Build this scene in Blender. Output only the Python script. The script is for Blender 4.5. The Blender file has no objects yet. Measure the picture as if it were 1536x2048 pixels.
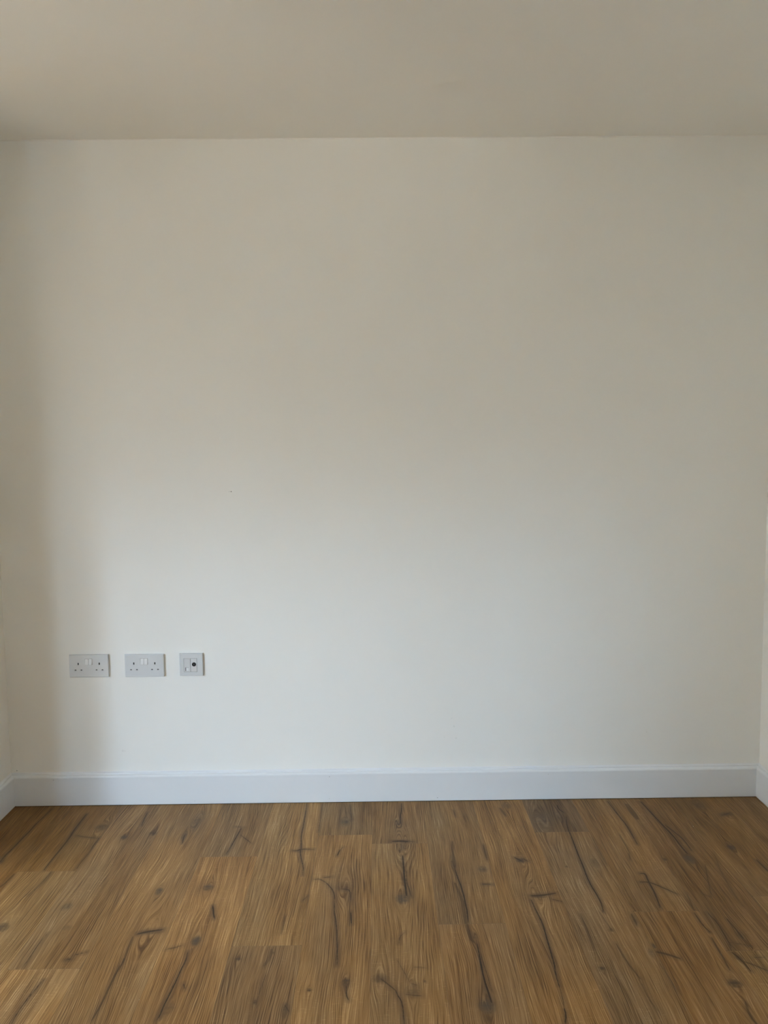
import bpy, bmesh, math, random
import numpy as np
from mathutils import Matrix, Vector

C = bpy.context.scene.collection
scene = bpy.context.scene

# ------------------------------------------------------------------ camera
F_PX = 1562.307
cam_data = bpy.data.cameras.new('camera')
cam_data.sensor_fit = 'HORIZONTAL'
cam_data.sensor_width = 36.0
cam_data.lens = 36.0 * F_PX / 1536.0
cam_data.clip_start = 0.05
cam = bpy.data.objects.new('camera', cam_data)
C.objects.link(cam)
ax = Vector((0.99991382, -0.00897446, -0.00958139))
ay = Vector((0.01029325, 0.08295937, 0.99649977))
az = -Vector((0.00814818, 0.99651252, -0.08304459))
m = Matrix.Identity(4)
for i in range(3):
    m[i][0], m[i][1], m[i][2] = ax[i], ay[i], az[i]
m.translation = Vector((1.40884, -2.90088, 1.35193))
cam.matrix_world = m
scene.camera = cam

# ------------------------------------------------------------------ room dimensions (metres)
W = 2.866           # alcove width; back wall in the plane y = 0
H = 2.4555
JOG = -0.50          # the left wall ends here and the room widens
XL = -3.9           # far left wall of the wider part
YR = -4.30          # rear wall, behind the camera
WX0, WX1, WZ0, WZ1 = -3.30, -1.13, 0.06, 2.12     # patio doors in the rear wall
LINTEL = 0.09

# ------------------------------------------------------------------ light: fitted outside light through the window, exposure
# made-up light beyond the patio doors, fitted until the wall tones came right: one row per compass
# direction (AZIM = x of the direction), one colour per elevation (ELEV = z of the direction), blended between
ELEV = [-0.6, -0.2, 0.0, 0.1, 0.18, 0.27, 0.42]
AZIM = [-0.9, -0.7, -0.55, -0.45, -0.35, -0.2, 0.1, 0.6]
OUTSIDE_FIT = [
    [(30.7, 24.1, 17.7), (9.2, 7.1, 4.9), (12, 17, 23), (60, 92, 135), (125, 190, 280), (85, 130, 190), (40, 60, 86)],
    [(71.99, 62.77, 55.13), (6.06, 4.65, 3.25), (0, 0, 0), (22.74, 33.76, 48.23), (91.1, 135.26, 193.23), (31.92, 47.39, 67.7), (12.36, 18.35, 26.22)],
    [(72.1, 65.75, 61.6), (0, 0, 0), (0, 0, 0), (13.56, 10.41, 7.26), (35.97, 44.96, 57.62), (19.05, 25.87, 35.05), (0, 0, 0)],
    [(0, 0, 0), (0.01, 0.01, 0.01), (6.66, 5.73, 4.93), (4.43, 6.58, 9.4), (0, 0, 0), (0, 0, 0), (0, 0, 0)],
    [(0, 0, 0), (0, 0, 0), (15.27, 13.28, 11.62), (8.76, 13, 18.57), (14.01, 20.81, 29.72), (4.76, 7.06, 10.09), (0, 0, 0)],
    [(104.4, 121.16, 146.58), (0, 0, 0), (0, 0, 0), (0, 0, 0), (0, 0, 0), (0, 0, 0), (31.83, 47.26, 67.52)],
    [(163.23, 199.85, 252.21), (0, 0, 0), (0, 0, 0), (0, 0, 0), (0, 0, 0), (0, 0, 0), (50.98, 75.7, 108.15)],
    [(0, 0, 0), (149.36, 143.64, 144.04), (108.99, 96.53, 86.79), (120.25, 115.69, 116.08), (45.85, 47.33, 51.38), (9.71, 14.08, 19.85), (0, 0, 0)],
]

EXPOSURE = -0.03

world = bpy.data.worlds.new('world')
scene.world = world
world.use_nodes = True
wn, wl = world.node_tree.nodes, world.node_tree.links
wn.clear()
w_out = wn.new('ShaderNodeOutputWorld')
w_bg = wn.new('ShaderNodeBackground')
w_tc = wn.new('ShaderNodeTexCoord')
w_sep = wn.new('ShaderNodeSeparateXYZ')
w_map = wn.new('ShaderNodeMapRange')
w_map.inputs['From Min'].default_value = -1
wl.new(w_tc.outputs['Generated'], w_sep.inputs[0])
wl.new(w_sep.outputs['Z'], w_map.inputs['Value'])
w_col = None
for j_, row_ in enumerate(OUTSIDE_FIT):
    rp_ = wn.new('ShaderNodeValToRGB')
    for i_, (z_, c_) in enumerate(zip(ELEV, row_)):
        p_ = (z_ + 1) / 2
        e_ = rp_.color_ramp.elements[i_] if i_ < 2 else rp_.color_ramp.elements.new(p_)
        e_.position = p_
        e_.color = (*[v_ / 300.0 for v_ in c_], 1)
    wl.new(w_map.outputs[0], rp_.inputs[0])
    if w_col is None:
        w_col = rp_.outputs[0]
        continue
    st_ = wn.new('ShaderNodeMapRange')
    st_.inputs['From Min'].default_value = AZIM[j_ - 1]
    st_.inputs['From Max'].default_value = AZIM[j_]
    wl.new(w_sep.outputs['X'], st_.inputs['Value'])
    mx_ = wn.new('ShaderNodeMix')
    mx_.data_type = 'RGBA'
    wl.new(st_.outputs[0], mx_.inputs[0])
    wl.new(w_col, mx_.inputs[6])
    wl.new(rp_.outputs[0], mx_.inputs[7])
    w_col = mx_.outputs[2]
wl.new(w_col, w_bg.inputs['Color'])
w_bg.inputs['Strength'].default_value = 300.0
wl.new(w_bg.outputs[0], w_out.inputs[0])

def light(name, kind, loc, rot, **kw):
    d = bpy.data.lights.new(name, kind)
    for k, v in kw.items():
        setattr(d, k, v)
    o = bpy.data.objects.new(name, d)
    o.location, o.rotation_euler = loc, rot
    C.objects.link(o)
    return o

portal = light('window_daylight', 'AREA', ((WX0 + WX1) / 2, YR - 0.02, (WZ0 + WZ1) / 2), (math.radians(90), 0, 0),
               shape='RECTANGLE', size=WX1 - WX0, size_y=WZ1 - WZ0)
portal.data.cycles.is_portal = True

vs = scene.view_settings
vs.view_transform = 'Standard'
vs.look = 'None'
vs.exposure = EXPOSURE
vs.gamma = 1.0
vs.use_curve_mapping = False
scene.cycles.max_bounces = 14
scene.cycles.diffuse_bounces = 10
scene.cycles.glossy_bounces = 3
scene.cycles.transparent_max_bounces = 8
scene.cycles.use_denoising = True
scene.cycles.caustics_reflective = False
scene.cycles.caustics_refractive = False
scene.cycles.sample_clamp_indirect = 0.0

# ------------------------------------------------------------------ helpers
def link(o, parent=None):
    C.objects.link(o)
    if parent is not None:
        o.parent = parent
    return o

def bm_obj(name, bm, mat, parent=None, smooth=None):
    me = bpy.data.meshes.new(name)
    bmesh.ops.recalc_face_normals(bm, faces=bm.faces[:])
    bm.to_mesh(me)
    bm.free()
    o = bpy.data.objects.new(name, me)
    me.materials.append(mat)
    if smooth is not None:
        for p in me.polygons:
            p.use_smooth = smooth
    return link(o, parent)

def struct(o, label=None):
    o['kind'] = 'structure'
    if label:
        o['label'] = label
    return o

def tag(o, label, cat, group=None):
    o['label'], o['category'] = label, cat
    if group:
        o['group'] = group
    return o

def box(bm, x0, x1, y0, y1, z0, z1, bevel=0.0, seg=2):
    r = bmesh.ops.create_cube(bm, size=1.0)
    for v in r['verts']:
        v.co = Vector((x0 + (v.co.x + .5) * (x1 - x0), y0 + (v.co.y + .5) * (y1 - y0), z0 + (v.co.z + .5) * (z1 - z0)))
    if bevel:
        es = list({e for v in r['verts'] for e in v.link_edges})
        bmesh.ops.bevel(bm, geom=es, offset=bevel, segments=seg, profile=0.5, affect='EDGES')

def sweep(bm, prof, p0, p1, n, m0=0.0, m1=0.0):
    """prof: (d, z) pairs, d = distance out of the wall along n; ends mitred by m * d along the run"""
    p0, p1, n = Vector(p0), Vector(p1), Vector(n)
    t = (p1 - p0).normalized()
    A = [bm.verts.new(p0 + n * d + t * (m0 * d) + Vector((0, 0, z))) for d, z in prof]
    B = [bm.verts.new(p1 + n * d - t * (m1 * d) + Vector((0, 0, z))) for d, z in prof]
    k = len(prof)
    for i in range(k):
        j = (i + 1) % k
        bm.faces.new((A[i], A[j], B[j], B[i]))
    bm.faces.new(A)
    bm.faces.new(B)

# ------------------------------------------------------------------ materials
def new_mat(name):
    mt = bpy.data.materials.new(name)
    mt.use_nodes = True
    nt = mt.node_tree
    return mt, nt.nodes, nt.links, nt.nodes['Principled BSDF']

def paint(name, col, rough=0.6, spec=0.35, bump=0.05, scale=260.0, blot=0.012):
    mt, n, l, b = new_mat(name)
    tc = n.new('ShaderNodeTexCoord')
    n1 = n.new('ShaderNodeTexNoise')
    n1.inputs['Scale'].default_value = scale
    n1.inputs['Detail'].default_value = 3
    l.new(tc.outputs['Object'], n1.inputs['Vector'])
    bp = n.new('ShaderNodeBump')
    bp.inputs['Strength'].default_value = bump
    bp.inputs['Distance'].default_value = 0.002
    l.new(n1.outputs['Fac'], bp.inputs['Height'])
    l.new(bp.outputs[0], b.inputs['Normal'])
    n2 = n.new('ShaderNodeTexNoise')
    n2.inputs['Scale'].default_value = 3.0
    n2.inputs['Detail'].default_value = 3
    l.new(tc.outputs['Object'], n2.inputs['Vector'])
    mr = n.new('ShaderNodeMapRange')
    mr.inputs['To Min'].default_value = 1 - blot
    mr.inputs['To Max'].default_value = 1 + blot
    l.new(n2.outputs['Fac'], mr.inputs['Value'])
    mx = n.new('ShaderNodeMix')
    mx.data_type = 'RGBA'
    mx.blend_type = 'MULTIPLY'
    mx.inputs[0].default_value = 1
    mx.inputs[6].default_value = (*col, 1)
    l.new(mr.outputs[0], mx.inputs[7])
    l.new(mx.outputs[2], b.inputs['Base Color'])
    b.inputs['Roughness'].default_value = rough
    b.inputs['Specular IOR Level'].default_value = spec
    return mt

M_WALL = paint('wall_paint', (0.864, 0.863, 0.836), 0.75, 0.25)
M_CEIL = paint('ceiling_paint', (0.880, 0.881, 0.855), 0.85, 0.2)
M_TRIM = paint('trim_satin_paint', (0.765, 0.792, 0.825), 0.38, 0.45, 0.03, 90)
M_PLATE = paint('white_moulded_plastic', (0.655, 0.675, 0.69), 0.32, 0.45, 0.0, 90, 0.0)
M_ROCKER = paint('white_switch_plastic', (0.76, 0.775, 0.785), 0.3, 0.5, 0.0, 90, 0.0)
M_MOD = paint('grey_white_insert_plastic', (0.66, 0.67, 0.68), 0.35, 0.45, 0.0, 90, 0.0)
M_DARK = paint('black_shutter_plastic', (0.012, 0.012, 0.012), 0.5, 0.3, 0.0, 90, 0.0)
M_GREYHOLE = paint('grey_shutter_plastic', (0.13, 0.13, 0.135), 0.5, 0.3, 0.0, 90, 0.0)
M_MARK = paint('grey_scuff', (0.30, 0.29, 0.27), 0.8, 0.2, 0.0, 90, 0.0)
M_SCUFF = paint('faint_scuff', (0.80, 0.80, 0.77), 0.8, 0.2, 0.0, 90, 0.0)
M_FILL = paint('dull_nail_filler', (0.42, 0.43, 0.45), 0.8, 0.2, 0.0, 90, 0.0)
M_FRAME = paint('white_window_plastic', (0.80, 0.80, 0.80), 0.3, 0.5, 0.0, 90, 0.0)
M_GAP_SHADE = paint('painted_gap_shade', (0.03, 0.022, 0.015), 0.9, 0.1, 0.0, 90, 0.0)

def glass_mat():
    mt, n, l, b = new_mat('window_glass')
    tr = n.new('ShaderNodeBsdfTransparent')
    tr.inputs[0].default_value = (0.93, 0.95, 0.94, 1)
    gl = n.new('ShaderNodeBsdfGlossy')
    gl.inputs['Roughness'].default_value = 0.02
    fr = n.new('ShaderNodeFresnel')
    fr.inputs['IOR'].default_value = 1.45
    mx = n.new('ShaderNodeMixShader')
    l.new(fr.outputs[0], mx.inputs[0])
    l.new(tr.outputs[0], mx.inputs[1])
    l.new(gl.outputs[0], mx.inputs[2])
    l.new(mx.outputs[0], n['Material Output'].inputs['Surface'])
    return mt
M_GLASS = glass_mat()

def wood_mat():
    mt, n, l, b = new_mat('oak_laminate')
    def attr(name):
        a = n.new('ShaderNodeAttribute')
        a.attribute_name = name
        return a
    def math_(op, a, b_=None, c=None):
        q = n.new('ShaderNodeMath')
        q.operation = op
        for i, v in enumerate((a, b_, c)):
            if v is None:
                continue
            if isinstance(v, (int, float)):
                q.inputs[i].default_value = v
            else:
                l.new(v, q.inputs[i])
        return q.outputs[0]
    def comb(x, y, z):
        q = n.new('ShaderNodeCombineXYZ')
        for i, v in enumerate((x, y, z)):
            if isinstance(v, (int, float)):
                q.inputs[i].default_value = v
            else:
                l.new(v, q.inputs[i])
        return q.outputs[0]
    def noise(vec, scale, detail=2.0, rough=0.5):
        q = n.new('ShaderNodeTexNoise')
        q.inputs['Scale'].default_value = scale
        q.inputs['Detail'].default_value = detail
        q.inputs['Roughness'].default_value = rough
        l.new(vec, q.inputs['Vector'])
        return q.outputs['Fac']
    def rng(v, a, b_, c, d, smooth=False):
        q = n.new('ShaderNodeMapRange')
        if smooth:
            q.interpolation_type = 'SMOOTHSTEP'
        for i, x in zip(('From Min', 'From Max', 'To Min', 'To Max'), (a, b_, c, d)):
            q.inputs[i].default_value = x
        l.new(v, q.inputs['Value'])
        return q.outputs[0]
    def mix(f, a, b_, mode='MIX'):
        q = n.new('ShaderNodeMix')
        q.data_type = 'RGBA'
        q.blend_type = mode
        for i, v in ((0, f), (6, a), (7, b_)):
            if isinstance(v, (int, float)):
                q.inputs[i].default_value = v
            elif isinstance(v, tuple):
                q.inputs[i].default_value = (*v, 1)
            else:
                l.new(v, q.inputs[i])
        return q.outputs[2]
    g = attr('grain')      # x: warped across coordinate, y: along, z: plank seed
    sep = n.new('ShaderNodeSeparateXYZ')
    l.new(g.outputs['Vector'], sep.inputs[0])
    gx, gy, gz = sep.outputs
    f = attr('marks')      # x: crack distance (mm), y: crack strength, z: plank edge distance (mm)
    sf = n.new('ShaderNodeSeparateXYZ')
    l.new(f.outputs['Vector'], sf.inputs[0])
    cd, cs, ed = sf.outputs
    k = attr('knots')      # x: brown knot, y: grey knot, z: disturbance
    sk = n.new('ShaderNodeSeparateXYZ')
    l.new(k.outputs['Vector'], sk.inputs[0])
    kb, kg, kd = sk.outputs
    tint = attr('tint')
    # slow bending of the grain along the plank
    bend = noise(comb(math_('MULTIPLY', gx, 5.0), math_('MULTIPLY', gy, 1.5), gz), 1.0, 1.0)
    bend = math_('MULTIPLY', math_('SUBTRACT', bend, 0.5), 0.050)
    wig = noise(comb(math_('MULTIPLY', gx, 18.0), math_('MULTIPLY', gy, 9.0), gz), 1.0, 1.0)
    wig = math_('MULTIPLY', math_('SUBTRACT', wig, 0.5), 0.006)
    x2 = math_('ADD', math_('ADD', gx, bend), wig)
    # growth rings: contour lines of a slow height field
    hf = noise(comb(math_('MULTIPLY', x2, 8.0), math_('MULTIPLY', gy, 0.9), math_('ADD', gz, 7.3)), 1.0, 1.5)
    ringp = math_('ADD', math_('MULTIPLY', x2, 215.0), math_('MULTIPLY', hf, 24.0))
    fr = math_('FRACT', ringp)
    ring = rng(fr, 0.0, 0.85, 0.0, 1.0)
    ring = math_('MULTIPLY', ring, rng(fr, 0.85, 1.0, 1.0, 0.0, True))
    ringamp = noise(comb(math_('MULTIPLY', x2, 14.0), math_('MULTIPLY', gy, 1.6), math_('ADD', gz, 3.1)), 1.0, 1.0)
    ringamp = rng(ringamp, 0.34, 0.62, 0.25, 1.0, True)
    # fibres and pores
    fib = noise(comb(math_('MULTIPLY', x2, 640.0), math_('MULTIPLY', gy, 9.0), gz), 1.0, 3.0, 0.62)
    fib2 = noise(comb(math_('MULTIPLY', x2, 270.0), math_('MULTIPLY', gy, 4.5), gz), 1.0, 2.0, 0.55)
    streak = noise(comb(math_('MULTIPLY', x2, 46.0), math_('MULTIPLY', gy, 1.5), math_('ADD', gz, 1.7)), 1.0, 2.0)
    broad = noise(comb(math_('MULTIPLY', gx, 9.0), math_('MULTIPLY', gy, 3.0), math_('ADD', gz, 5.1)), 1.0, 2.0)
    # medullary flecks across the grain
    fleck = noise(comb(math_('MULTIPLY', gx, 60.0), math_('MULTIPLY', gy, 240.0), gz), 1.0, 1.0)
    fleck = math_('MULTIPLY', rng(fleck, 0.60, 0.74, 0.0, 1.0, True), rng(broad, 0.45, 0.62, 0.0, 1.0, True))
    val = math_('ADD', math_('MULTIPLY', math_('SUBTRACT', fib, 0.5), 1.45), math_('MULTIPLY', math_('SUBTRACT', fib2, 0.5), 0.95))
    val = math_('ADD', val, math_('MULTIPLY', math_('SUBTRACT', streak, 0.5), 0.40))
    val = math_('ADD', val, math_('MULTIPLY', math_('SUBTRACT', broad, 0.5), 0.42))
    val = math_('SUBTRACT', val, math_('MULTIPLY', math_('MULTIPLY', ring, ringamp), 0.38))
    val = math_('ADD', val, math_('MULTIPLY', fleck, 0.13))
    val = math_('ADD', val, 0.68)
    ramp = n.new('ShaderNodeValToRGB')
    e = ramp.color_ramp.elements
    e[0].position, e[0].color = 0.0, (*WOOD_RAMP[0], 1)
    e[1].position, e[1].color = 1.0, (*WOOD_RAMP[-1], 1)
    for p_, c_ in zip((0.3, 0.55, 0.78), WOOD_RAMP[1:-1]):
        q = e.new(p_)
        q.color = (*c_, 1)
    l.new(val, ramp.inputs[0])
    col = ramp.outputs[0]
    # greyer zones of the print
    gzone = noise(comb(math_('MULTIPLY', gx, 7.0), math_('MULTIPLY', gy, 1.8), math_('ADD', gz, 9.9)), 1.0, 1.0)
    gzone = rng(gzone, 0.45, 0.70, 0.0, 0.75, True)
    col = mix(gzone, col, mix(1.0, col, (0.90, 0.98, 1.18), 'MULTIPLY'))
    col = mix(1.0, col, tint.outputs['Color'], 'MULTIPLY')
    # knots
    kn = noise(comb(math_('MULTIPLY', gx, 220.0), math_('MULTIPLY', gy, 120.0), gz), 1.0, 3.0, 0.6)
    kmod = rng(kn, 0.3, 0.7, 0.55, 1.25)
    col = mix(math_('MINIMUM', math_('MULTIPLY', kb, kmod), 0.93), col, (0.060, 0.032, 0.015))
    col = mix(math_('MINIMUM', math_('MULTIPLY', kg, kmod), 0.9), col, (0.085, 0.068, 0.050))
    # cracks: ragged dark line with a stained halo
    rag = math_('MULTIPLY', math_('SUBTRACT', kn, 0.5), 2.4)
    d2 = math_('ADD', cd, rag)
    line = math_('MULTIPLY', rng(d2, -0.9, 0.7, 1.0, 0.0, True), cs)
    halo = math_('MULTIPLY', rng(d2, -2.0, 15.0, 0.70, 0.0, True), cs)
    col = mix(math_('MINIMUM', halo, 0.9), col, (0.120, 0.070, 0.036))
    col = mix(math_('MINIMUM', line, 0.97), col, (0.034, 0.018, 0.008))
    # the pressed V-joint between boards, its bevel highlight painted as a paler lip
    seam = rng(ed, 0.2, 0.8, 0.42, 0.0, True)
    col = mix(seam, col, (0.035, 0.020, 0.010))
    lip = math_('MULTIPLY', rng(ed, 0.8, 1.2, 0.0, 1.0, True), rng(ed, 1.4, 2.1, 0.22, 0.0, True))
    col = mix(lip, col, (0.42, 0.29, 0.16))
    l.new(col, b.inputs['Base Color'])
    rg = rng(fib2, 0.3, 0.7, 0.40, 0.52)
    l.new(rg, b.inputs['Roughness'])
    b.inputs['Specular IOR Level'].default_value = 0.22
    hgt = math_('ADD', math_('MULTIPLY', fib, 0.25), math_('MULTIPLY', line, -0.8))
    hgt = math_('ADD', hgt, math_('MULTIPLY', seam, -1.2))
    bp = n.new('ShaderNodeBump')
    bp.inputs['Strength'].default_value = 0.35
    bp.inputs['Distance'].default_value = 0.0006
    l.new(hgt, bp.inputs['Height'])
    l.new(bp.outputs[0], b.inputs['Normal'])
    return mt

WOOD_RAMP = [(0.080, 0.037, 0.013), (0.175, 0.090, 0.031), (0.278, 0.154, 0.057), (0.352, 0.206, 0.083), (0.50, 0.320, 0.155)]
M_WOOD = wood_mat()

# ------------------------------------------------------------------ floor boards
CRACKS = [
 (1.3,0.9,[(166,-42),(163,-95),(157,-153),(158,-215),(155,-262),(154,-341),(149,-385),(153,-421)]),
 (2.4,0.7,[(314,-86),(314,-151),(314,-207),(320,-267),(320,-346),(318,-410),(319,-472)]),
 (1.6,0.5,[(425,-269),(422,-310),(427,-354),(421,-434),(423,-469)]),
 (0.9,0.7,[(347,-487),(344,-531),(340,-582),(331,-613)]),
 (2.3,0.5,[(233,-494),(230,-537),(224,-570)]),
 (1.6,0.5,[(332,-246),(385,-263),(425,-269)]),
 (1.1,0.55,[(470,-806),(465,-858),(467,-924),(465,-941)]),
 (0.9,0.9,[(541,-1000),(535,-1031),(530,-1076),(527,-1110),(530,-1151)]),
 (1.2,0.7,[(611,-890),(595,-896),(580,-903)]),
 (1.2,0.7,[(583,-916),(567,-921)]),
 (2.1,0.6,[(717,-874),(724,-926),(719,-973),(719,-1029),(721,-1088),(717,-1144)]),
 (1.3,0.7,[(538,-79),(541,-125),(546,-183)]),
 (1.7,0.7,[(719,-254),(725,-312)]),
 (1.3,0.9,[(911,-211),(906,-253),(901,-306),(891,-388)]),
 (1.4,0.5,[(885,-198),(916,-205)]),
 (1.5,0.5,[(916,-259),(964,-319)]),
 (1.6,0.9,[(908,-684),(916,-715),(925,-746)]),
 (2.4,0.75,[(722,-816),(747,-805),(791,-795)]),
 (2.7,0.4,[(716,-827),(718,-871),(723,-920)]),
 (2.0,0.45,[(863,-867),(845,-877),(822,-884)]),
 (1.5,0.85,[(885,-896),(888,-934),(884,-970),(883,-1008),(881,-1033),(878,-1069),(875,-1103),(875,-1134),(871,-1147)]),
 (1.3,0.6,[(904,-1021),(912,-1040)]),
 (1.2,0.85,[(1128,-28),(1131,-129),(1131,-224),(1129,-271),(1138,-346),(1137,-379),(1146,-432),(1157,-473),(1159,-523)]),
 (2.0,0.6,[(1108,-372),(1128,-373),(1135,-362),(1183,-364)]),
 (1.1,0.6,[(1187,-30),(1188,-150),(1188,-243)]),
 (1.1,0.5,[(1271,-32),(1284,-134)]),
 (1.3,0.6,[(1293,-40),(1303,-160)]),
 (1.7,0.7,[(1262,-409),(1271,-371)]),
 (1.4,0.5,[(1271,-371),(1281,-350)]),
 (2.0,0.45,[(1196,-550),(1214,-546),(1236,-568)]),
 (1.5,0.7,[(1236,-568),(1247,-586),(1260,-612),(1266,-637),(1268,-663)]),
 (1.3,0.8,[(1268,-663),(1270,-723),(1276,-758),(1278,-776),(1283,-824),(1285,-861),(1289,-912),(1290,-959)]),
 (1.7,0.55,[(1226,-539),(1255,-535)]),
 (1.5,0.6,[(1277,-603),(1295,-606),(1313,-611),(1315,-664)]),
 (1.6,0.8,[(1318,-725),(1322,-781)]),
 (1.4,0.5,[(1172,-665),(1185,-639)]),
 (1.1,0.85,[(1317,-1036),(1319,-1072),(1325,-1090)]),
 (2.1,0.35,[(1129,-740),(1127,-822)]),
 (3.3,0.3,[(1109,-891),(1109,-929),(1098,-958)]),
 (1.2,0.45,[(1100,-1102),(1103,-1038),(1109,-994)]),
 (1.2,0.5,[(1171,-1104),(1184,-1127)]),
 (1.4,0.85,[(1488,-32),(1487,-87),(1480,-139),(1480,-196)]),
 (2.6,0.8,[(1448,-318),(1479,-317),(1502,-322)]),
 (1.4,0.4,[(1502,-322),(1528,-325)]),
 (2.0,0.9,[(1480,-415),(1481,-482),(1481,-545),(1483,-615),(1484,-646)]),
 (1.2,0.65,[(1489,-507),(1487,-579),(1495,-615),(1498,-651)]),
 (1.6,0.9,[(1645,-501),(1648,-545),(1656,-615),(1658,-715),(1658,-733),(1654,-787)]),
 (3.2,0.4,[(1653,-326),(1646,-435),(1645,-501)]),
 (4.1,0.45,[(1637,-582),(1650,-672),(1648,-733),(1648,-785),(1653,-857),(1660,-871)]),
 (1.4,0.8,[(1721,-589),(1754,-592)]),
 (2.0,0.5,[(1756,-351),(1756,-448)]),
 (3.7,0.4,[(1855,-84),(1867,-144)]),
 (1.5,0.5,[(1679,-92),(1683,-145)]),
 (1.6,0.95,[(1668,-879),(1667,-941),(1667,-1019),(1672,-1080),(1674,-1106)]),
 (1.0,0.6,[(1671,-914),(1677,-994),(1681,-1068)]),
 (1.5,0.6,[(1404,-1013),(1413,-1023),(1429,-1042),(1442,-1059)]),
 (1.2,0.85,[(1442,-1059),(1447,-1078),(1454,-1093),(1456,-1107),(1458,-1121),(1458,-1146),(1459,-1172)]),
 (0.8,0.45,[(1449,-943),(1478,-1028)]),
 (1.1,0.55,[(1473,-823),(1457,-845),(1455,-874)]),
 (2.0,0.25,[(1491,-971),(1526,-975)]),
 (1.3,0.5,[(1482,-1034),(1497,-1040)]),
 (1.5,0.5,[(1466,-1073),(1507,-1079)]),
 (1.8,0.75,[(2074,-63),(2072,-97),(2084,-124)]),
 (1.5,0.95,[(2086,-157),(2071,-231),(2068,-315),(2062,-403),(2059,-492),(2054,-560),(2054,-607),(2059,-669),(2058,-708),(2052,-743)]),
 (1.4,0.85,[(2272,-41),(2276,-103),(2280,-169),(2284,-225),(2282,-285),(2278,-360)]),
 (8.2,0.35,[(2336,-71),(2339,-177)]),
 (2.7,0.65,[(1859,-656),(1884,-656),(1935,-644)]),
 (1.5,0.55,[(1916,-675),(1945,-688)]),
 (2.4,0.7,[(1848,-435),(1868,-459)]),
 (1.6,0.5,[(1874,-441),(1889,-462)]),
 (1.4,0.95,[(1855,-677),(1859,-732),(1865,-798),(1862,-862),(1860,-925),(1859,-966),(1853,-1005),(1852,-1054)]),
 (1.1,0.6,[(1852,-1054),(1850,-1099),(1846,-1130)]),
 (1.5,0.85,[(1846,-1130),(1845,-1152),(1836,-1180)]),
 (1.6,0.35,[(2138,-311),(2137,-416),(2138,-489)]),
 (2.0,0.35,[(2238,-296),(2237,-397),(2222,-460)]),
 (1.6,0.35,[(1984,-749),(1982,-827),(1980,-911)]),
 (1.9,0.45,[(2045,-888),(2050,-963),(2063,-1028)]),
 (2.1,0.5,[(2130,-753),(2129,-808)]),
 (1.4,0.4,[(2041,-742),(2050,-827)]),
 (2.0,0.85,[(2397,-45),(2403,-126),(2413,-235),(2421,-307),(2420,-369),(2422,-429)]),
 (1.7,0.65,[(2421,-229),(2436,-284),(2447,-336),(2444,-408)]),
 (1.9,0.8,[(2227,-541),(2243,-541),(2238,-584),(2236,-634),(2230,-687),(2224,-725)]),
 (1.8,0.65,[(2210,-590),(2239,-591),(2265,-617),(2301,-658)]),
 (2.4,0.6,[(2631,-471),(2633,-507),(2635,-537)]),
 (1.1,0.35,[(2514,-416),(2476,-576),(2468,-726)]),
 (1.5,0.4,[(2330,-654),(2319,-731)]),
 (1.5,0.4,[(2454,-492),(2436,-546),(2397,-674)]),
 (1.3,0.4,[(2378,-660),(2396,-678)]),
 (2.0,0.45,[(2648,-166),(2696,-141)]),
 (1.5,0.75,[(2313,-753),(2313,-816),(2320,-843)]),
 (1.9,0.6,[(2314,-868),(2310,-929),(2304,-1002)]),
 (1.3,0.75,[(2351,-754),(2359,-802),(2353,-873),(2349,-912)]),
 (1.9,0.75,[(2341,-930),(2351,-957),(2356,-1006)]),
 (1.9,0.5,[(2353,-967),(2377,-984),(2400,-1007)]),
 (1.8,0.65,[(2394,-783),(2397,-833),(2399,-874)]),
 (1.1,0.5,[(2350,-891),(2377,-895),(2401,-906)]),
 (2.6,0.6,[(2142,-925),(2162,-932),(2194,-953)]),
 (2.3,0.5,[(2289,-1117),(2278,-1169),(2282,-1189)]),
 (1.2,0.35,[(2061,-1047),(2059,-1100),(2069,-1146)]),
 (1.1,0.5,[(2388,-953),(2419,-953)]),
 (1.2,0.35,[(2134,-972),(2141,-1079)]),
]
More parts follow.
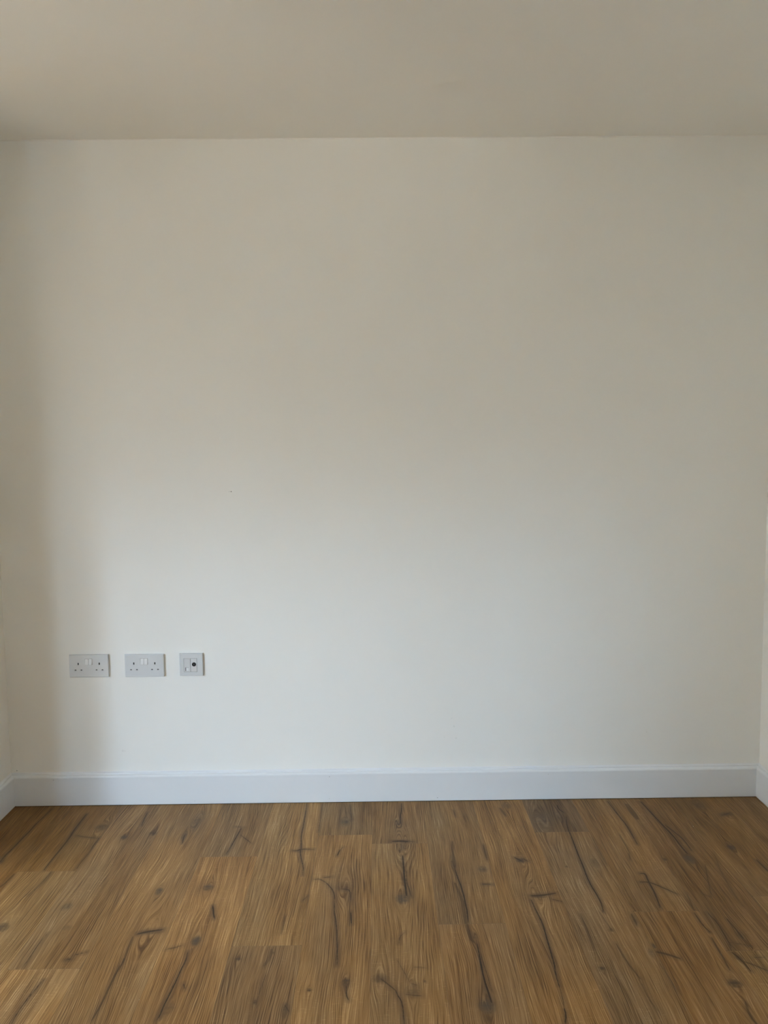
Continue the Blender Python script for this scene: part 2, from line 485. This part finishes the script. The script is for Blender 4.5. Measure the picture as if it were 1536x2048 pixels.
KNOTS = [
 (406,-191,22.4,21.6,0.55,0.6),
 (510,-263,11.1,11.8,0.85,0.6),
 (474,-679,14.8,16.9,0.5,0.7),
 (152,-416,8.3,10.5,0.6,0.2),
 (328,-776,19.0,19.4,0.75,0.4),
 (571,-920,8.9,5.5,0.5,0.2),
 (514,-781,14.2,11.6,0.3,0.5),
 (604,-239,14.7,13.2,0.55,0.2),
 (739,-150,21.3,68.8,0.45,0.7),
 (719,-260,8.2,29.3,0.5,0.6),
 (726,-603,9.7,18.0,0.8,0.7),
 (873,-586,14.2,16.0,0.95,0.6),
 (896,-848,11.0,18.2,0.9,0.7),
 (756,-806,35.1,9.1,0.4,0.4),
 (892,-1109,12.1,16.9,0.4,0.3),
 (880,-1128,12.0,16.5,0.35,0.4),
 (1027,-928,6.2,4.8,0.85,0.3),
 (1096,-1091,4.1,8.1,0.7,0.2),
 (1280,-172,16.6,34.4,0.55,0.9),
 (1294,-592,28.3,27.2,0.35,0.3),
 (1136,-373,11.2,10.9,0.5,0.2),
 (1317,-1024,10.1,13.9,0.75,0.4),
 (1225,-1051,5.4,4.2,0.9,0.1),
 (1116,-905,2.2,3.5,0.8,0.2),
 (1174,-1124,9.0,24.8,0.5,0.4),
 (1403,-1013,21.3,15.6,0.5,0.3),
 (1468,-184,9.0,21.8,0.5,0.5),
 (1484,-319,25.8,6.8,0.7,0.4),
 (1479,-361,14.1,27.3,0.35,0.8),
 (1472,-661,18.8,23.6,0.65,1.0),
 (1734,-503,14.7,17.2,0.55,0.8),
 (1643,-466,10.8,45.0,0.4,0.7),
 (1883,-64,15.7,20.3,0.4,0.6),
 (1662,-1117,18.2,22.3,0.7,1.0),
 (1485,-1058,20.8,16.3,0.4,0.4),
 (1516,-1027,3.0,4.3,0.6,0.2),
 (1665,-850,11.5,25.4,0.35,0.5),
 (1865,-454,13.6,11.3,0.7,0.3),
 (1877,-656,22.6,10.9,0.45,0.2),
 (2005,-495,3.8,4.0,0.8,0.2),
 (2059,-156,18.3,44.2,0.35,0.6),
 (1991,-173,45.4,80.0,0.4,0.8),
 (2103,-478,16.2,25.0,0.3,0.8),
 (1979,-988,7.3,5.8,0.9,0.3),
 (2050,-827,5.1,6.7,0.6,0.3),
 (2130,-781,9.5,23.3,0.4,0.5),
 (2415,-460,15.0,25.4,0.6,1.0),
 (2585,-388,12.6,15.1,0.9,0.4),
 (2675,-154,21.4,14.1,0.55,0.4),
 (2336,-459,4.9,8.2,0.8,0.2),
 (2602,-78,28.2,40.1,0.4,0.5),
 (2319,-843,4.6,4.4,0.7,0.2),
 (2294,-1052,15.7,13.5,0.85,0.3),
 (2349,-952,9.9,10.0,0.6,0.6),
 (2402,-906,4.5,4.2,0.7,0.3),
 (2144,-900,3.6,8.7,0.9,0.7),
 (2127,-931,8.9,20.2,0.35,1.0),
 (2399,-858,11.5,14.5,0.4,0.3),
]

PW = 0.19
SEAM0 = 1.37902
# known butt joints of the rows in view (row: y); boards are 1.285 m long
JOINT = {-3: -0.404, -5: -0.957, -6: -0.481, -2: -0.875, 4: -0.743, 3: -0.269, -4: 0.02, -1: -0.269, 0: -0.333,
         1: -0.790, 2: 0.01, 5: 0.36, 6: 0.61, 7: 0.30, -7: 0.25, -8: 0.5}
LEN = 1.285
TINT = {(-8, 0): (.78, .68, .52), (-7, 0): (.80, .70, .54), (-6, 0): (.86, .80, .66), (-6, 1): (1.14, 1.14, 1.10), (-5, 0): (1.0, 1.0, 1.02), (-5, 1): (1.22, 1.20, 1.18),  # plank tones, with sheen near left, corner shade and dimmer right painted in
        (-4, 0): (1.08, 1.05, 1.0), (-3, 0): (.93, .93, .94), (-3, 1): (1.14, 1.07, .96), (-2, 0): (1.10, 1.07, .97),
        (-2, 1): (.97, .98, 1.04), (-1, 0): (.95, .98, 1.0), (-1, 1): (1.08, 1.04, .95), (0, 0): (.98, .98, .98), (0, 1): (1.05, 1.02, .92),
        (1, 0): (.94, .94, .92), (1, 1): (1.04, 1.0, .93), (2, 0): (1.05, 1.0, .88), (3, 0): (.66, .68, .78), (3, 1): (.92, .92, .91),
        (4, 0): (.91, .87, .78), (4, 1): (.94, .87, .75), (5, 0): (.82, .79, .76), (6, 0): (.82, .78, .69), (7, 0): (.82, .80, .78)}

def floor_planks():
    rnd = random.Random(11)
    knots = [tuple(k) for k in KNOTS]
    cracks = [c for c in CRACKS]
    # the boards nobody sees from the photograph's spot get knots and splits of their own
    for i in range(150):
        x = rnd.uniform(XL * 1000, W * 1000)
        y = rnd.uniform(YR * 1000, -1230)
        if -1e3 * abs(JOG) < y and x < 0:
            continue
        g = rnd.random()
        knots.append((x, y, rnd.uniform(6, 18), rnd.uniform(8, 30), rnd.uniform(.4, .9), g))
        if rnd.random() < .5:
            pts, cx_, cy_ = [], x, y
            for j in range(rnd.randint(3, 7)):
                pts.append((cx_, cy_))
                cx_ += rnd.uniform(-9, 9)
                cy_ -= rnd.uniform(25, 70)
            cracks.append((rnd.uniform(.8, 2.0), rnd.uniform(.5, .95), pts))
    KA = np.array(knots)
    V, Fc, GR, MK, KN, TN = [], [], [], [], [], []
    base = 0
    k0, k1 = math.floor((XL - SEAM0) / PW), math.ceil((W - SEAM0) / PW)
    for row in range(k0, k1):
        xa, xb = SEAM0 + row * PW, SEAM0 + (row + 1) * PW
        cxa, cxb = max(xa, XL), min(xb, W)
        ytop = 0.0 if cxb > 0.001 else JOG
        joints = []
        j = JOINT.get(row, rnd.uniform(0.0, 1.0))
        while j > ytop - 0.001:
            j -= LEN
        while j > YR:
            joints.append(j)
            j -= LEN
        ys = [ytop] + joints + [YR]
        for s in range(len(ys) - 1):
            ya, yb = ys[s], ys[s + 1]
            seed = rnd.uniform(0, 400)
            flip = rnd.choice((-1, 1))
            tv = rnd.uniform(.88, 1.08)
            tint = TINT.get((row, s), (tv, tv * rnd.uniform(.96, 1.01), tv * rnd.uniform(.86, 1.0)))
            # split board: fine mesh where the camera looks, coarser behind it
            zones = []
            if ya > -1.26 and cxb > -0.001:
                ymid = max(yb, -1.26)
                zones.append((ya, ymid, 0.0021, 0.0048))
                if ymid > yb + 1e-6:
                    zones.append((ymid, yb, 0.008, 0.02))
            else:
                zones.append((ya, yb, 0.008, 0.02))
            for (za, zb, dx, dy) in zones:
                nx = max(2, int(round((cxb - cxa) / dx)) + 1)
                ny = max(2, int(round((za - zb) / dy)) + 1)
                X, Y = np.meshgrid(np.linspace(cxa, cxb, nx), np.linspace(za, zb, ny))
                x, y = X.ravel(), Y.ravel()
                psi = x.copy()
                kb = np.zeros_like(x)
                kg = np.zeros_like(x)
                kd = np.zeros_like(x)
                sel = KA[(KA[:, 0] / 1e3 > xa - .01) & (KA[:, 0] / 1e3 < xb + .01) & (KA[:, 1] / 1e3 > zb - .35) & (KA[:, 1] / 1e3 < za + .35)]
                for (kx, ky, rx, ry, st, gr) in sel:
                    rx_, ry_ = rx / 1e3, ry / 1e3
                    u, v = x - kx / 1e3, y - ky / 1e3
                    big = max(rx_, 0.35 * ry_)
                    a2 = (1.5 * big * math.sqrt(st + .2)) ** 2
                    q = u * u + (v / 4.2) ** 2
                    psi -= 0.62 * a2 * u / (q + 0.45 * a2)
                    e = np.sqrt((u / rx_) ** 2 + (v / ry_) ** 2)
                    core = np.clip(1.25 - e, 0, 1) ** 1.0
                    soft = np.exp(-(e / 1.7) ** 2)
                    soft2 = np.exp(-(e / 2.6) ** 2)
                    d = st * (0.95 * core ** 0.55 + 0.26 * soft + 0.20 * soft2)
                    kb = np.maximum(kb, d * (1 - gr * .8))
                    kg = np.maximum(kg, d * gr * .8)
                cdist = np.full_like(x, 30.0)
                cstr = np.zeros_like(x)
                for (hw, st, pts) in cracks:
                    P = np.array(pts, float)
                    if P[:, 0].max() < (cxa * 1e3 - 12) or P[:, 0].min() > (cxb * 1e3 + 12) or P[:, 1].max() < zb * 1e3 - 12 or P[:, 1].min() > za * 1e3 + 12:
                        continue
                    if not (xa - .012 < P[:, 0].mean() / 1e3 < xb + .012):
                        continue
                    # rounded polyline
                    for _ in range(1):
                        if len(P) > 2:
                            Q1 = P[:-1] * .75 + P[1:] * .25
                            Q2 = P[:-1] * .25 + P[1:] * .75
                            P = np.vstack([P[:1], np.stack([Q1, Q2], 1).reshape(-1, 2), P[-1:]])
                    bx = (x * 1e3 > P[:, 0].min() - 12) & (x * 1e3 < P[:, 0].max() + 12) & (y * 1e3 > P[:, 1].min() - 14) & (y * 1e3 < P[:, 1].max() + 14)
                    if not bx.any():
                        continue
                    px, py = x[bx] * 1e3, y[bx] * 1e3
                    best = np.full(px.shape, 1e9)
                    n_ = len(P) - 1
                    for i in range(n_):
                        a_, b_ = P[i], P[i + 1]
                        ab = b_ - a_
                        L2 = max(ab @ ab, 1e-6)
                        t = np.clip(((px - a_[0]) * ab[0] + (py - a_[1]) * ab[1]) / L2, 0, 1)
                        dd = np.hypot(px - a_[0] - t * ab[0], (py - a_[1] - t * ab[1]) * .8)
                        taper = np.sin(np.clip((i + t) / n_, .04, .96) * math.pi) ** .5
                        best = np.minimum(best, dd - hw * (0.5 + .9 * taper))
                    old = cdist[bx]
                    take = best < old
                    old[take] = best[take]
                    cdist[bx] = old
                    so = cstr[bx]
                    fade = np.clip(1 - best / 12.0, 0, 1)
                    so = np.where(take & (best < 12), np.maximum(st * (fade > 0), 0), so)
                    cstr[bx] = so
                ed = np.minimum(np.minimum(x - xa, xb - x), np.minimum(ya - y if ya < -0.01 else 9, y - yb)) * 1e3
                V.append(np.stack([x, y, np.zeros_like(x)], 1))
                GR.append(np.stack([(psi - (xa + xb) / 2) * flip + seed * .37, y + seed, np.full_like(x, seed)], 1))
                MK.append(np.stack([np.clip(cdist, -5, 30), cstr, ed], 1))
                KN.append(np.stack([kb, kg, kd], 1))
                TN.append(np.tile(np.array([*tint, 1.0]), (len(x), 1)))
                idx = np.arange(nx * ny).reshape(ny, nx) + base
                Fc.append(np.stack([idx[:-1, :-1], idx[1:, :-1], idx[1:, 1:], idx[:-1, 1:]], -1).reshape(-1, 4))
                base += nx * ny
    V, Fc = np.concatenate(V), np.concatenate(Fc)
    me = bpy.data.meshes.new('floor')
    me.vertices.add(len(V))
    me.vertices.foreach_set('co', V.astype(np.float32).ravel())
    me.loops.add(Fc.size)
    me.loops.foreach_set('vertex_index', Fc.astype(np.int32).ravel())
    me.polygons.add(len(Fc))
    me.polygons.foreach_set('loop_start', np.arange(0, Fc.size, 4, dtype=np.int32))
    me.update(calc_edges=True)
    for nm, arr in (('grain', GR), ('marks', MK), ('knots', KN)):
        a = me.attributes.new(nm, 'FLOAT_VECTOR', 'POINT')
        a.data.foreach_set('vector', np.concatenate(arr).astype(np.float32).ravel())
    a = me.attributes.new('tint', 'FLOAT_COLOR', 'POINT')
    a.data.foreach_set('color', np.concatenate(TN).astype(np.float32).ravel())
    me.materials.append(M_WOOD)
    me.validate()
    o = bpy.data.objects.new('floor', me)
    C.objects.link(o)
    return struct(o, 'warm brown oak-effect laminate floor laid in wide planks running to the back wall')

floor = floor_planks()

# ------------------------------------------------------------------ walls and ceiling
T = 0.12
def slab(name, x0, x1, y0, y1, z0, z1, mat, label):
    bm = bmesh.new()
    box(bm, x0, x1, y0, y1, z0, z1)
    return struct(bm_obj(name, bm, mat), label)

bm = bmesh.new()
box(bm, XL - T, W + T, YR - T, T, H, H + T)
struct(bm_obj('ceiling', bm, M_CEIL), 'plain matt off-white ceiling')

slab('wall_back', 0, W + T, 0, T, -0.02, H, M_WALL, 'plain off-white painted back wall with three sockets')
slab('wall_right', W, W + T, YR - T, 0, -0.02, H, M_WALL, 'off-white right wall')
# the stub of wall on the left, closing the alcove, with its return towards the wider part of the room
bm = bmesh.new()
box(bm, -T, 0, JOG, T, -0.02, H)
struct(bm_obj('wall_left', bm, M_WALL), 'short off-white left wall of the alcove')
slab('wall_left_return', XL - T, -T, JOG, JOG + T, -0.02, H, M_WALL, 'wall beside the alcove')
slab('wall_far_left', XL - T, XL, YR - T, JOG, -0.02, H, M_WALL, 'far left wall')
bm = bmesh.new()
for (x0, x1, z0, z1) in ((XL, WX0, -0.02, H), (WX1, W, -0.02, H), (WX0, WX1, WZ1, H), (WX0, WX1, -0.02, WZ0)):
    box(bm, x0, x1, YR - T, YR, z0, z1)
struct(bm_obj('wall_rear', bm, M_WALL), 'rear wall with the patio window')

# uneven bead of paint where wall and ceiling meet
rnd = random.Random(4)
bm = bmesh.new()
N = 260
rows = []
for i in range(N + 1):
    x = W * i / N
    h = 0.0016 + 0.0014 * math.sin(x * 9.1) * math.sin(x * 3.3 + 1) + rnd.uniform(0, .0011)
    d = 0.0022 + rnd.uniform(0, .0010)
    rows.append([bm.verts.new((x, 0.0, H - h)), bm.verts.new((x, -d * .6, H - h * .5)), bm.verts.new((x, -d, H))])
for a_, b_ in zip(rows, rows[1:]):
    for i in range(2):
        bm.faces.new((a_[i], a_[i + 1], b_[i + 1], b_[i]))
struct(bm_obj('trim_1', bm, M_CEIL), 'thin uneven bead of paint between wall and ceiling')

# ------------------------------------------------------------------ window
bm = bmesh.new()
fw = 0.065
for (x0, x1, z0, z1) in ((WX0, WX1, WZ1 - fw, WZ1), (WX0, WX1, WZ0, WZ0 + fw), (WX0, WX0 + fw, WZ0, WZ1), (WX1 - fw, WX1, WZ0, WZ1),
                         ((WX0 + WX1) / 2 - .04, (WX0 + WX1) / 2 + .04, WZ0, WZ1)):
    box(bm, x0, x1, YR - .10, YR - .04, z0, z1, 0.004)
win = struct(bm_obj('window_1', bm, M_FRAME), 'white framed patio window')
bm = bmesh.new()
box(bm, WX0 + fw, WX1 - fw, YR - .072, YR - .068, WZ0 + fw, WZ1 - fw)
bm_obj('window_pane', bm, M_GLASS, win)

# ------------------------------------------------------------------ skirting boards
SK = [(0, 0.0), (0.0165, 0.0), (0.018, 0.0018), (0.018, 0.1085), (0.0172, 0.1112), (0.0150, 0.1138), (0.0118, 0.1156), (0.0098, 0.1162),
      (0.0066, 0.1164), (0.0064, 0.1188), (0.0058, 0.1206), (0.0044, 0.1218), (0.0030, 0.1222), (0.0012, 0.1240), (0, 0.1255)]
def skirting(name, p0, p1, n, m0, m1, label):
    bm = bmesh.new()
    sweep(bm, SK, p0, p1, n, m0, m1)
    return struct(bm_obj(name, bm, M_TRIM), label)
SZ = 0.0012
sk_back = skirting('baseboard_back', (0, 0, SZ), (W, 0, SZ), (0, -1, 0), 1, 1, 'white moulded skirting board along the back wall')
skirting('baseboard_right', (W, 0, SZ), (W, YR, SZ), (-1, 0, 0), 1, 1, 'white skirting board along the right wall')
skirting('baseboard_left', (0, JOG, SZ), (0, 0, SZ), (1, 0, 0), -1, 1, 'white skirting board along the short left wall')
skirting('baseboard_left_return', (XL, JOG, SZ), (0, JOG, SZ), (0, -1, 0), 1, -1, 'white skirting board beside the alcove')
skirting('baseboard_far_left', (XL, YR, SZ), (XL, JOG, SZ), (1, 0, 0), 1, 1, 'white skirting board on the far left wall')
# dark strip filling the gap under the skirting, shade put into its colour
bm = bmesh.new()
box(bm, 0.0, W, -0.0166, 0.0, 0.0001, SZ)
struct(bm_obj('trim_2', bm, M_GAP_SHADE), 'dark strip painted as the shade under the back skirting board')

def disc(bm, c, r, nrm_y=-1, seg=10, depth=0.0004):
    vs_ = [bm.verts.new((c[0] + r * math.cos(t), c[1] + nrm_y * depth, c[2] + r * .9 * math.sin(t))) for t in [2 * math.pi * i / seg for i in range(seg)]]
    bm.faces.new(vs_)
    vb = [bm.verts.new((v.co.x, c[1], v.co.z)) for v in vs_]
    for i in range(seg):
        bm.faces.new((vs_[i], vs_[(i + 1) % seg], vb[(i + 1) % seg], vb[i]))
for i, (x, z, r) in enumerate(((0.1675, .1015, .0016), (1.2151, .1011, .0016), (1.2138, .0144, .0012), (1.6264, .0127, .0017), (0.7, .012, .001), (2.05, .1, .001))):
    bm = bmesh.new()
    disc(bm, (x, -0.018, z + SZ), r)
    bm_obj('nail_hole', bm, M_FILL, sk_back)
bm = bmesh.new()
disc(bm, (0.8660, 0.0, 1.1921), 0.0022)
disc(bm, (0.8590, 0.0, 1.1925), 0.0010)
mk = bm_obj('wall_mark', bm, M_MARK)
rnd = random.Random(8)
bm = bmesh.new()
for x, z in ((1.683, .318), (1.692, .287), (1.655, .245), (1.70, .24), (2.10, .185), (2.43, .255), (.428, .207), (.436, .2065)):
    disc(bm, (x, 0.0, z), rnd.uniform(.0022, .0042), depth=0.0003)
fm = bm_obj('faint_scuffs', bm, M_SCUFF)
fm['kind'] = 'structure'
fm['label'] = 'faint grey scuffs low on the back wall'
mk['kind'] = 'structure'
mk['label'] = 'tiny dark speck on the middle of the back wall'
bm = bmesh.new()
disc(bm, (0.0225, 0.0, 0.1345), 0.0022)
bm_obj('filler_spot', bm, M_FILL, sk_back)

# ------------------------------------------------------------------ sockets
def plate_with_holes(w, h, d, holes, lip=0.0022, hole_depth=0.005):
    """wall plate centred on the origin, back at y = 0, front at y = -d, with rectangular recesses (x0, x1, z0, z1)"""
    bm = bmesh.new()
    xs = sorted({-w / 2 + lip, w / 2 - lip, *[a for q in holes for a in q[:2]]})
    zs = sorted({-h / 2 + lip, h / 2 - lip, *[a for q in holes for a in q[2:]]})
    vv = {}
    def v(x, y, z):
        key = (round(x, 6), round(y, 6), round(z, 6))
        if key not in vv:
            vv[key] = bm.verts.new((x, y, z))
        return vv[key]
    for i in range(len(xs) - 1):
        for j in range(len(zs) - 1):
            mx, mz = (xs[i] + xs[i + 1]) / 2, (zs[j] + zs[j + 1]) / 2
            if any(a < mx < b and c < mz < e for a, b, c, e in holes):
                continue
            bm.faces.new((v(xs[i], -d, zs[j]), v(xs[i + 1], -d, zs[j]), v(xs[i + 1], -d, zs[j + 1]), v(xs[i], -d, zs[j + 1])))
    # recess walls
    for a, b, c, e in holes:
        sx = [x for x in xs if a - 1e-9 <= x <= b + 1e-9]
        sz = [z for z in zs if c - 1e-9 <= z <= e + 1e-9]
        for x in (a, b):
            for z0, z1 in zip(sz, sz[1:]):
                bm.faces.new((v(x, -d, z0), v(x, -d, z1), v(x, -d + hole_depth, z1), v(x, -d + hole_depth, z0)))
        for z in (c, e):
            for x0, x1 in zip(sx, sx[1:]):
                bm.faces.new((v(x0, -d, z), v(x1, -d, z), v(x1, -d + hole_depth, z), v(x0, -d + hole_depth, z)))
        bm.faces.new([v(x, -d + hole_depth, c) for x in sx] + [v(b, -d + hole_depth, z) for z in sz[1:]] +
                     [v(x, -d + hole_depth, e) for x in reversed(sx[:-1])] + [v(a, -d + hole_depth, z) for z in reversed(sz[1:-1])])
    # rounded edge down to the wall
    prev_x, prev_z, prev_y = w / 2 - lip, h / 2 - lip, -d
    ring = None
    steps = [(w / 2 - lip, h / 2 - lip, -d), (w / 2 - lip * .45, h / 2 - lip * .45, -d + lip * .25),
             (w / 2, h / 2, -d + lip * .95), (w / 2, h / 2, -0.0016), (w / 2 - .0016, h / 2 - .0016, -0.0016), (w / 2 - .0016, h / 2 - .0016, 0.0)]
    def loop(X, Z, Y, first):
        if first:
            pts = [(x, -Z) for x in xs] + [(X, z) for z in zs[1:]] + [(x, Z) for x in reversed(xs[:-1])] + [(-X, z) for z in reversed(zs[1:-1])]
        else:
            fx, fz = X / (w / 2 - lip), Z / (h / 2 - lip)
            pts = [(x * fx, -Z) for x in xs] + [(X, z * fz) for z in zs[1:]] + [(x * fx, Z) for x in reversed(xs[:-1])] + [(-X, z * fz) for z in reversed(zs[1:-1])]
        return [v(x, Y, z) for x, z in pts]
    L = [loop(X, Z, Y, i == 0) for i, (X, Z, Y) in enumerate(steps)]
    for A, B in zip(L, L[1:]):
        for i in range(len(A)):
            j = (i + 1) % len(A)
            bm.faces.new((A[i], A[j], B[j], B[i]))
    return bm

D = 0.0095
def empty(name, loc):
    o = bpy.data.objects.new(name, None)
    o.empty_display_size = 0.03
    o.location = loc
    C.objects.link(o)
    return o

def double_socket(loc):
    root = empty('double_socket', loc)
    holes, slots = [], []
    for sx in (-1, 1):
        cx = sx * 0.0395
        e = (cx - .0023, cx + .0023, .0042, .0128)
        holes.append(e)
        slots.append((e, M_DARK, 'earth_slot'))
        for q in (-1, 1):
            s = (cx + q * .0111 - .0033, cx + q * .0111 + .0033, -.0172, -.0130)
            holes.append(s)
            slots.append((s, M_GREYHOLE, 'pin_slot'))
    rk = (-.0150, .0134, .0042, .0282)
    holes.append(rk)
    bm_obj('face_plate', plate_with_holes(.147, .086, D, holes), M_PLATE, root)
    for (a, b, c, e), mt, nm in slots:
        bm = bmesh.new()
        box(bm, a + 1e-4, b - 1e-4, -D + .0014, -D + .0048, c + 1e-4, e - 1e-4)
        bm_obj(nm, bm, mt, root)
    for (a, b) in ((-.0142, -.0012), (-.0003, .0127)):
        bm = bmesh.new()
        # rocker tilted forward at the bottom (switched off at the top)
        box(bm, a, b, -D - .0002, -D + .0048, .0050, .0275, .0009, 2)
        for v_ in bm.verts:
            if v_.co.y < -D + .002:
                v_.co.y -= .0026 * (.0275 - v_.co.z) / .0225
        bm_obj('rocker_switch', bm, M_ROCKER, root)
    return root

G = 'double power sockets on the back wall'
s1 = tag(double_socket((0.3160, 0.0, 0.5405)), 'white double plug socket with two rocker switches, nearest the left corner', 'socket', G)
s2 = s1.copy()
C.objects.link(s2)
for ch in list(s1.children):
    c = ch.copy()
    C.objects.link(c)
    c.parent = s2
s2.location = (0.5245, 0.0, 0.5395)
tag(s2, 'white double plug socket between another double socket and the small square outlet', 'socket', G)

# square plate with a telephone insert and a round aerial insert
r3 = empty('media_socket', (0.7005, 0.0, 0.5412))
ox, oz = -.0028, -.0018
win_hole = (ox - .0252, ox + .0252, oz - .0265, oz + .0262)
bm_obj('face_plate', plate_with_holes(.088, .086, D, [win_hole], hole_depth=.004), M_PLATE, r3)
a, b, c, e = win_hole
mid = ox + 0.0006
# left insert with the telephone opening
w2, h2 = (mid - .0006) - (a + .0009), (e - .0008) - (c + .0008)
tel = plate_with_holes(w2, h2, .0042, [(-.0072, .0060, -h2 / 2 + .0030, -h2 / 2 + .0170)], lip=.0008, hole_depth=.003)
for v_ in tel.verts:
    v_.co += Vector(((a + .0009 + mid - .0006) / 2, -D + .0042 - .0003, (e + c) / 2))
tel_o = bm_obj('telephone_insert', tel, M_MOD, r3)
zc = (c + e) / 2 - h2 / 2
xc = (a + .0009 + mid - .0006) / 2
bm = bmesh.new()
box(bm, xc - .0050, xc + .0058, -D + .0003, -D + .0029, zc + .0032, zc + .0160, .0004, 1)
bm_obj('shutter', bm, M_ROCKER, tel_o)
bm = bmesh.new()
box(bm, xc - .0070, xc - .0053, -D + .0020, -D + .0028, zc + .0034, zc + .0180)
bm_obj('latch_slot', bm, M_DARK, tel_o)
# right insert with the coaxial aerial outlet
bm = bmesh.new()
box(bm, mid + .0006, b - .0009, -D - .0003, -D + .0038, c + .0008, e - .0008, .0006, 2)
co = bm_obj('aerial_insert', bm, M_MOD, r3)
xr, zr = .0107, 0.0012
bm = bmesh.new()
def ring_prof(bm, cx, cz, prof, seg=28):
    loops = []
    for r, y in prof:
        if r < 1e-6:
            loops.append([bm.verts.new((cx, y, cz))])
        else:
            loops.append([bm.verts.new((cx + r * math.cos(2 * math.pi * i / seg), y, cz + r * math.sin(2 * math.pi * i / seg))) for i in range(seg)])
    for A, B in zip(loops, loops[1:]):
        for i in range(seg):
            j = (i + 1) % seg
            if len(B) == 1:
                bm.faces.new((A[i], A[j], B[0]))
            else:
                bm.faces.new((A[i], A[j], B[j], B[i]))
ring_prof(bm, xr, zr, [(.0078, -D - .0002), (.0078, -D - .0010), (.0072, -D - .0014), (.0060, -D - .0014), (.0056, -D - .0006), (0, -D - .0006)])
co2 = bm_obj('coaxial_port', bm, M_DARK, co, smooth=False)
bm = bmesh.new()
ring_prof(bm, xr, zr, [(.0014, -D - .0005), (.0014, -D - .0012), (.0007, -D - .0013), (0, -D - .0013)])
bm_obj('centre_contact', bm, M_GREYHOLE, r3)
tag(r3, 'small square white outlet with telephone port and round black aerial port', 'socket')
